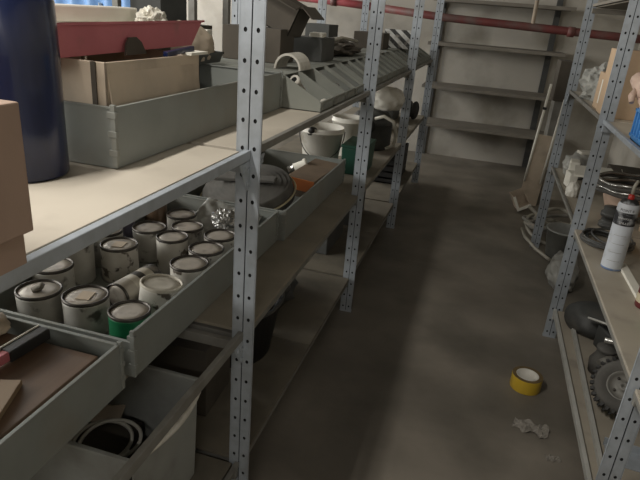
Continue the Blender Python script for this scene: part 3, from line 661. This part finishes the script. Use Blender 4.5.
for s1 in (-1,1):
    q.box((min(s1*sx,s1*(sx-.006)),-sy,0),(max(s1*sx,s1*(sx-.006)),sy,sz)); q.box((-sx,min(s1*sy,s1*(sy-.006)),0),(sx,max(s1*sy,s1*(sy-.006)),sz))
for z in (.012,.098): 
    q.box((-sx-.006,-sy-.006,z),(-sx,sy+.006,z+.010)); q.box((-sx-.006,sy,z),(sx,sy+.006,z+.010)); q.box((-sx-.006,-sy-.006,z),(sx,-sy,z+.010))
for k in range(9):
    y=-sy+.005+k*.04; q.box((-sx-.006,y,.012),(-sx,y+.007,.10)); 
q.build('crate_body','blue',cr,bevel=.001)
def glove(loc, rot, label, s=1.):
    g = empty('work_glove',loc,rot,label=label,cat='glove',group='flesh-toned gloves on the blue crate')
    q = MB()
    q.tube([(0,-.09,0),(0,-.05,0),(0,0,0),(0,.035,0)],.03,10,rads=[.03,.033,.036,.028])
    for i,(dx,l) in enumerate(((-.026,.065),(-.009,.078),(.009,.074),(.026,.058))):
        q.tube([(dx,.02,0),(dx*1.15,.02+l*.5,.006),(dx*1.25,.02+l*.9,-.008),(dx*1.25,.02+l,-.014)],.011,8,rads=[.012,.0115,.010,.006])
    q.tube([(.025,-.03,0),(.048,-.005,.004),(.056,.02,-.004)],.012,8,rads=[.014,.012,.008])
    q.build('glove_body','glove',g)
    return g
glove((.528,2.215,ZR3+.160),(-30,20,185),'flesh-toned work glove hanging fingers-out over the blue crate rim')
glove((.63,2.15,ZR3+.185),(12,-20,-30),'flesh-toned work glove heaped behind the other on the blue crate')
rumple('packing_paper',.15,.13,.06,'card_pale',(.72,2.08,ZR3+.007),'crumpled packing paper filling the blue crate','paper',seed=61,amp=.2)

# middle shelf, right
sp = empty('spray_can',(.578,2.24,ZR2),(0,0,0),label='tall white spray can with a black band standing at the shelf edge on the right',cat='spray can')
MB().lathe([(0,0),(.035,0),(.0375,.004),(.0375,.250),(.036,.255),(.028,.272),(.020,.278),(0,.278)],36).build('can_body','spray',sp)
MB().lathe([(.011,.278),(.011,.292),(.006,.296),(0,.296)],16).build('nozzle_collar','redcap',sp)
MB().tube([(0,0,.29),(0,0,.325),(.010,.01,.345)],.006,8).build('nozzle_tube','hosepale',sp)
# print on the can
def text_on_cyl(txt, r, z, size, m, parent, a0, name='lettering'):
    cu = bpy.data.curves.new(name,'FONT'); cu.body = txt; cu.size = size; cu.align_x = 'CENTER'; cu.extrude = .0
    o = bpy.data.objects.new(name,cu); C.objects.link(o)
    dg = bpy.context.evaluated_depsgraph_get(); me = bpy.data.meshes.new_from_object(o.evaluated_get(dg))
    C.objects.unlink(o); bpy.data.objects.remove(o)
    b = bmesh.new(); b.from_mesh(me); bmesh.ops.triangulate(b,faces=b.faces)
    bmesh.ops.subdivide_edges(b,edges=[e for e in b.edges if e.calc_length()>.008],cuts=2)
    for v in b.verts:
        a = a0+v.co.x/r; zz = v.co.y; v.co = Vector((r*math.cos(a),r*math.sin(a),z+zz))
    b.to_mesh(me); b.free(); me.materials.clear(); me.materials.append(M[m])
    t = bpy.data.objects.new(name,me); C.objects.link(t); t.parent = parent; return t
af = math.atan2(-2.24,-.569)
text_on_cyl('POINT 8',.0380,.236,.013,'ink',sp,af)
text_on_cyl('UNIVERSAL',.0380,.206,.010,'inkwhite',sp,af)
text_on_cyl('SPRAY',.0380,.187,.012,'inkwhite',sp,af)
for k in range(4):
    MB().tube([(.0378*math.cos(af+d*.2),.0378*math.sin(af+d*.2),.04+.034*k) for d in (-3,-2,-1,0,1,2,3)],.0007,4).build('fine_line','tub',sp)
tag(MB().box((-.018,-.33,0),(.012,.33,.012)).build('metal_strip','whiteclean',None,(.632,1.95,ZR2),(0,0,1),bevel=.001),'long pale strip lying on the right middle shelf before the spray can','strip')
coil('cable_coil',.088,.0045,9,'darkgrey',(.60,2.50,ZR2+.001),'coil of thin black cable lying on the shelf behind the spray can','cable',seed=11,rise=.0035,jitter=.022,sq=1.2)
ms = empty('motor_block',(.66,2.78,ZR2),label='dark cylindrical motor behind the black cable coil',cat='motor')
MB().lathe([(0,0),(.05,0),(.05,.02),(.042,.022),(.042,.05),(.05,.052),(.05,.07),(.042,.072),(.042,.095),(0,.095)],20).build('motor_housing','darkgrey',ms)
pt = empty('clay_bowl',(.745,2.93,ZR2+.03),(0,0,0),label='round salmon-brown bowl under the bundle of steel bands on the right rack',cat='bowl')
MB().lathe([(0,-.03),(.05,-.03),(.05,0),(.06,.0),(.095,.03),(.112,.075),(.115,.12),(.108,.12),(.10,.07),(.05,.02),(0,.02)],32).build('bowl_body','clay',pt)
sbn = empty('band_coil',(.735,2.90,ZR2+.152),(0,-2,0),label='bright coiled steel bands lying on the clay bowl on the right rack',cat='coil')
for k,(r_,z) in enumerate(((.155,.006),(.150,.020),(.157,.036),(.150,.050))):
    MB().tube([(r_*math.cos(a*PI/24)*(1+.01*math.sin(a)),r_*math.sin(a*PI/24),z+.003*math.sin(a*.7+k)) for a in range(48)],.0085,8,closed=True).build('band','chrome' if k%2 else 'dusty',sbn)
MB().tube([(-.02+.06,-.15,-.01),(.065,-.162,.03),(.06,-.15,.066)],.006,6).build('tie','whiteclean',sbn)
tag(MB().box((-.10,-.20,0),(.16,.20,.15)).build('cardboard_box','card_dark',None,(.84,3.32,ZR2),(0,0,0),bevel=.003),'dim cardboard box deep on the right middle shelf','box')
carton('cardboard_box',(.90,2.60,ZR2),.22,.40,.26,'card','brown carton at the right edge behind the steel bands')
tag(MB().box((-.12,-.13,0),(.12,.13,.012)).build('flat_board','whiteclean',None,(.66,3.30,ZR2+.13),(0,-4,-8),bevel=.002),'pale flat board lying on the right middle shelf behind the steel bands','board')
tag(MB().box((-.10,-.12,0),(.10,.12,.128)).build('grey_box','grey_box',None,(.68,3.32,ZR2),(0,0,-8)) ,'dark box under the pale flat panel','box') if False else None
for i,(x,y,z,w,l,h,ry,rz,lab) in enumerate(((.556,3.46,0,.022,.05,.085,18,8,'pale foam block at the shelf edge, lowest of the stack by the second right post'),(.575,3.57,.03,.026,.055,.10,30,-5,'tall pale foam block leaning at the shelf edge behind the lowest one'),(.63,3.60,.17,.05,.03,.018,5,20,'small pale foam slab on top of the leaning foam blocks'))):
    tag(MB().box((-w,-l,0),(w,l,h)).build('foam_block','whiteclean',None,(x,y,ZR2+z+.003),(0,0,rz),bevel=.004),lab,'foam block')
rumple('plastic_bag',.10,.13,.085,'bagfilm',(.64,3.78,ZR2),'milky plastic bag on the right middle shelf beyond the foam blocks','plastic bag',seed=71,amp=.25)
rumple('white_bag',.035,.04,.05,'white',(.545,3.25,ZR2),'small white bag hanging at the shelf edge under the foam blocks','bag',seed=73,amp=.2)
# bottles at the right edge
bo = empty('bottle',(.634,1.92,ZR2),label='small dark red labelled bottle at the right edge of the picture',cat='bottle')
MB().lathe([(0,0),(.034,0),(.036,.005),(.036,.10),(.02,.125),(.02,.13),(0,.13)],24).build('bottle_body','maroon',bo); MB().lathe([(.021,.125),(.021,.155),(0,.155)],16).build('cap','whiteclean',bo)
MB().lathe([(.0365,.02),(.0365,.05)],24).build('label_band','cream',bo)
go = empty('bottle',(.628,1.76,ZR2),label='cream bottle with a bright green base at the right edge of the picture',cat='bottle')
MB().lathe([(0,0),(.034,0),(.036,.004),(.036,.024)],24).build('green_base','greenbright',go); MB().lathe([(.036,.024),(.036,.13),(.018,.15),(.018,.17),(0,.17)],24).build('bottle_body','cream',go)

# bottom shelf, right
tag(MB().box((-.007,-.55,0),(.007,.55,.020)).build('metal_strip','steel_light',None,(.555,2.10,ZR1),(0,0,-1.2),bevel=.001),'long steel strip lying parallel to the edge of the right bottom shelf','strip')
rumple('dark_bag',.12,.12,.075,'darkgrey',(.645,2.53,ZR1),'grey-black rounded bag on the right bottom shelf by the second post','bag',seed=81,amp=.10,freq=1.4)
tl = empty('knobby_wheel',(.640,1.90,.268),(0,0,0),label='small black knobby wheel with a metal hub on the right bottom shelf',cat='wheel')
ax = Vector((-.26,-.62,.74)).normalized(); tl.rotation_euler = ax.to_track_quat('Z','Y').to_euler()
MB().lathe([(.052,-.018),(.066,-.026),(.085,-.026),(.097,-.016),(.099,0),(.097,.016),(.085,.026),(.066,.026),(.052,.018)],48).build('tyre','dusty',tl)
q = MB()
for k in range(30):
    a = 2*PI*k/30; m3 = Matrix.Rotation(a,3,'Z')
    for (za,zb) in ((-.024,-.004),(.004,.024)):
        off = 0 if za<0 else PI/30
        mm = Matrix.Rotation(a+off,3,'Z')
        vs=[q.b.verts.new(mm@Vector(p)) for p in ((.094,-.006,za),(.094,.006,za),(.094,.006,zb),(.094,-.006,zb),(.106,-.004,za+.003),(.106,.004,za+.003),(.106,.004,zb-.003),(.106,-.004,zb-.003))]
        for f in ((4,5,6,7),(0,1,5,4),(1,2,6,5),(2,3,7,6),(3,0,4,7)): q._f([vs[i] for i in f])
q.build('tread','black',tl)
MB().lathe([(.054,-.020),(.054,.020),(.050,.021),(.046,.010),(.030,.004),(.016,.006),(.016,.018),(.006,.018),(.006,.004),(0,.004)],32).build('hub','steel_dull',tl)
for k in range(4):
    a=PI/4+k*PI/2; MB().lathe([(0,.004),(.005,.004),(.005,.011),(0,.011)],8,org=(.032*math.cos(a),.032*math.sin(a),0)).build('bolt','rim',tl)
w2 = empty('rubber_wheel',(.78,2.16,.278),(75,10,20),label='dark rubber wheel standing behind the knobby one on the right bottom shelf',cat='wheel')
MB().lathe([(.03,-.03),(.10,-.035),(.118,-.02),(.118,.02),(.10,.035),(.03,.03)],36).build('tyre','black',w2); MB().lathe([(0,-.02),(.05,-.02),(.05,.02),(0,.02)],24).build('hub','chrome',w2)
tag(MB().tube([(-.13,0,0),(-.03,.01,.006),(.14,-.01,.02)],.010,10).build('metal_tube','chrome',None,(.70,2.00,.372),(0,0,-12)),'bright metal tube lying over the two wheels','metal tube')
gh = empty('gear_housing',(.635,2.17,ZR1),(0,0,20),label='grey cast gear housing on the right bottom shelf before the dark bag',cat='gear housing')
MB().lathe([(0,0),(.05,0),(.055,.05),(.04,.08),(.035,.10),(.04,.102),(.04,.115),(0,.115)],24).build('housing','dusty',gh)
MB().tube([(.02,-.03,.09),(-.05,-.05,.07)],.018,12).build('outlet','steel_dull',gh)
tag(MB().box((-.06,-.085,0),(.06,.085,.008)).build('metal_plate','steel_light',None,(.675,2.34,.275),(-18,22,20),bevel=.002),'pale metal plate leaning against the dark bag on the right bottom shelf','metal plate')
tag(MB().box((-.07,-.06,0),(.07,.06,.10)).build('dark_block','darkgrey',None,(.72,2.36,ZR1),(0,0,20),bevel=.006),'dark block propping the pale metal plate','block')
bp = empty('bracket_plate',(.66,1.66,ZR1),label='grey metal bracket plate lying in front of the knobby wheel',cat='bracket')
MB().box((-.09,-.05,0),(.12,.04,.004),rot=(0,0,-6)).build('plate','steel',bp,bevel=.001); MB().box((-.09,.035,0),(.12,.040,.030),rot=(0,0,-6)).build('flange','steel',bp,bevel=.001)

# ------------------------------------------------------------------ floor things
tr = empty('tape_roll',(.375,2.185,.001),(0,0,0),label='roll of yellow adhesive tape standing alone on the floor',cat='tape roll')
MB().lathe([(.062,.0),(.0625,.002),(.0625,.058),(.062,.060)],44).build('tape','yellow',tr)
MB().lathe([(.062,.060),(.046,.0605)],44).build('tape_edge','taperim',tr); MB().lathe([(.062,.0),(.046,.0)],44).build('tape_edge','taperim',tr)
MB().lathe([(.046,0),(.046,.0605),(.0425,.0605),(.0425,0)],44).build('cardboard_core','white',tr)
def scrap(loc, s, seed, label, rot=0):
    q = MB(); n=14; g=[]
    for i in range(n+1):
        g.append([q.b.verts.new(((i/n-.5)*s*1.5,(j/n-.5)*s*(.5+.5*math.sin(i*.5+seed)**2),-.002+.026*s/.08*abs(noise.noise(Vector((i*.35,j*.35,seed)))+.3*noise.noise(Vector((i*.9,j*.9,seed)))))) for j in range(n+1)])
    for i in range(n):
        for j in range(n): q._f([g[i][j],g[i+1][j],g[i+1][j+1],g[i][j+1]])
    return tag(q.build('paper_scrap','paper',None,loc,(0,0,rot),solid=.001),label,'paper scrap',)
scrap((.385,1.91,.002),.085,2.2,'crumpled dirty paper scrap on the floor nearest the yellow tape',-12)
scrap((.455,1.77,.002),.035,5.1,'tiny paper scrap on the floor near the right rack edge',15)
# hoses below the right rack
hs = empty('hose_coil',(.585,4.24,.004),(0,0,0),label='tangled coil of grey hose on the floor under the right rack',cat='hose')
for k in range(5):
    coil('hose',.150-.010*k,.012,1.1,'hose' if k%2 else 'hosepale',(.0+.012*k,-.02*k,.02+.025*k),None,None,seed=90+k,rise=.02,jitter=.02,rot=(10-6*k,14-4*k,40*k),parent=hs,sq=1.5)
MB().tube([(-.12,.12,.16),(-.02,-.05,.12),(.07,-.2,.06)],.013,8).build('hose','hosepale',hs)
MB().tube([(-.15,0,.02),(-.14,-.2,.03),(-.08,-.42,.03),(.0,-.55,.02)],.012,8).build('hose','hosepale',hs)
rumple('sack',.085,.15,.12,'bagfilm',(.62,3.36,.002),'pale plastic sack on the floor under the right rack beside the hose','sack',seed=95,amp=.22)
bkx = empty('bin_tub',(.66,3.80,.002),label='grey tub standing on the floor behind the pale plastic sack',cat='tub')
MB().lathe([(0,0),(.09,0),(.12,.20),(.126,.20),(.126,.21),(.115,.21),(.085,.01),(0,.01)],24).build('tub_body','tub',bkx)
# board and carton leaning at the end of the right rack
lb2 = empty('leaning_board',(.50,4.96,.012),(0,3,0),label='tall pale brown board with white rods standing at the far end of the right rack',cat='board')
MB().box((-.075,-.006,.0),(.075,.006,.60)).build('board','card_pale',lb2,bevel=.001)
for x,z1 in ((-.07,1.0),(.06,.90)): MB().tube([(x,-.014,.20),(x,-.014,z1)],.010,10).build('white_rod','whiteclean',lb2)
MB().box((-.085,-.026,.80),(-.055,-.004,.82)).build('rod_clip','black',lb2)
fc = empty('folded_carton',(.455,4.80,.035),(0,-28,12),label='bent pale carton with a bright cut edge at the foot of the leaning board',cat='carton')
q = MB(); q.box((-.055,-.07,0),(.055,.07,.004)); q.box((-.055,-.07,0),(-.051,.07,.13)); q.box((.051,-.07,0),(.055,.07,.08)); q.box((-.055,.066,0),(.055,.07,.13)); q.build('carton_wall','card_pale',fc)
q = MB(); q.box((-.058,-.074,0),(.058,-.070,.024)); q.box((-.058,-.074,.02),(-.036,-.070,.13)); q.build('carton_edge','whiteclean',fc)
sk = empty('wrapped_panel',(.575,5.16,.002),label='tall narrow panel with a speckled brown sleeve, standing beyond the right rack',cat='panel')
MB().box((-.03,-.12,0),(.03,.12,.95)).build('panel_body','steel_dull',sk,bevel=.003)
MB().box((-.05,-.14,.88),(.05,.14,1.19)).build('sleeve','card_dark',sk,bevel=.004)

# ------------------------------------------------------------------ ceiling lamp (out of view) and lights
cl = empty('ceiling_light',(-1.0,.15,2.70),(0,0,90),label='long fluorescent ceiling light above the left rack',cat='lamp')
MB().box((-.62,-.06,0),(.62,.06,.045)).build('housing','white',cl,bevel=.004)
def area(name, loc, rot, sx, sy, power, col, parent=None):
    l = bpy.data.lights.new(name,'AREA'); l.shape='RECTANGLE'; l.size=sx; l.size_y=sy; l.energy=power; l.color=col
    o = bpy.data.objects.new(name,l); C.objects.link(o); o.location=loc; o.rotation_euler=[R(a) for a in rot]
    if parent: o.parent = parent
    return o
area('tube_light',(0,0,-.01),(0,0,0),1.2,.10,40,(1,.95,.87),cl)
cl2 = empty('ceiling_light',(.35,-2.0,2.70),label='long fluorescent ceiling light at the near end of the aisle, behind the camera',cat='lamp')
MB().box((-.62,-.06,0),(.62,.06,.045)).build('housing','white',cl2,bevel=.004)
area('tube_light',(0,0,-.01),(0,0,0),1.2,.10,32,(1,.95,.88),cl2)
for i,(y,p) in enumerate(((-.1,120),(2.4,60),(4.9,110))):
    area('window_daylight',(XW0+.03,y,1.85),(0,-90,0),1.1,2.0,p,(1,.97,.9))
W_ = bpy.data.worlds.new('world'); SC.world = W_; W_.use_nodes = True
W_.node_tree.nodes['Background'].inputs[0].default_value = (.75,.85,1,1); W_.node_tree.nodes['Background'].inputs[1].default_value = .25

# ------------------------------------------------------------------ camera
cam = bpy.data.cameras.new('camera'); co = bpy.data.objects.new('camera',cam); C.objects.link(co)
MM = [[0.956093, 0.175126, -0.234983], [0.28256, -0.338119, 0.897683], [0.077755, -0.924665, -0.372757]]
right_ = Vector((MM[0][0],MM[1][0],MM[2][0])); down_ = Vector((MM[0][1],MM[1][1],MM[2][1])); fwd_ = Vector((MM[0][2],MM[1][2],MM[2][2]))
mw = Matrix((( right_.x,-down_.x,-fwd_.x,0),(right_.y,-down_.y,-fwd_.y,0),(right_.z,-down_.z,-fwd_.z,1.4),(0,0,0,1)))
co.matrix_world = mw
cam.sensor_width = 36; cam.lens = 565.5/640*36; cam.clip_start = .02
SC.camera = co
SC.view_settings.view_transform = 'Standard'; SC.view_settings.look = 'None'; SC.view_settings.gamma = 1; SC.view_settings.use_curve_mapping = False
SC.view_settings.exposure = 0.
SC.cycles.use_denoising = True if hasattr(SC,'cycles') else None
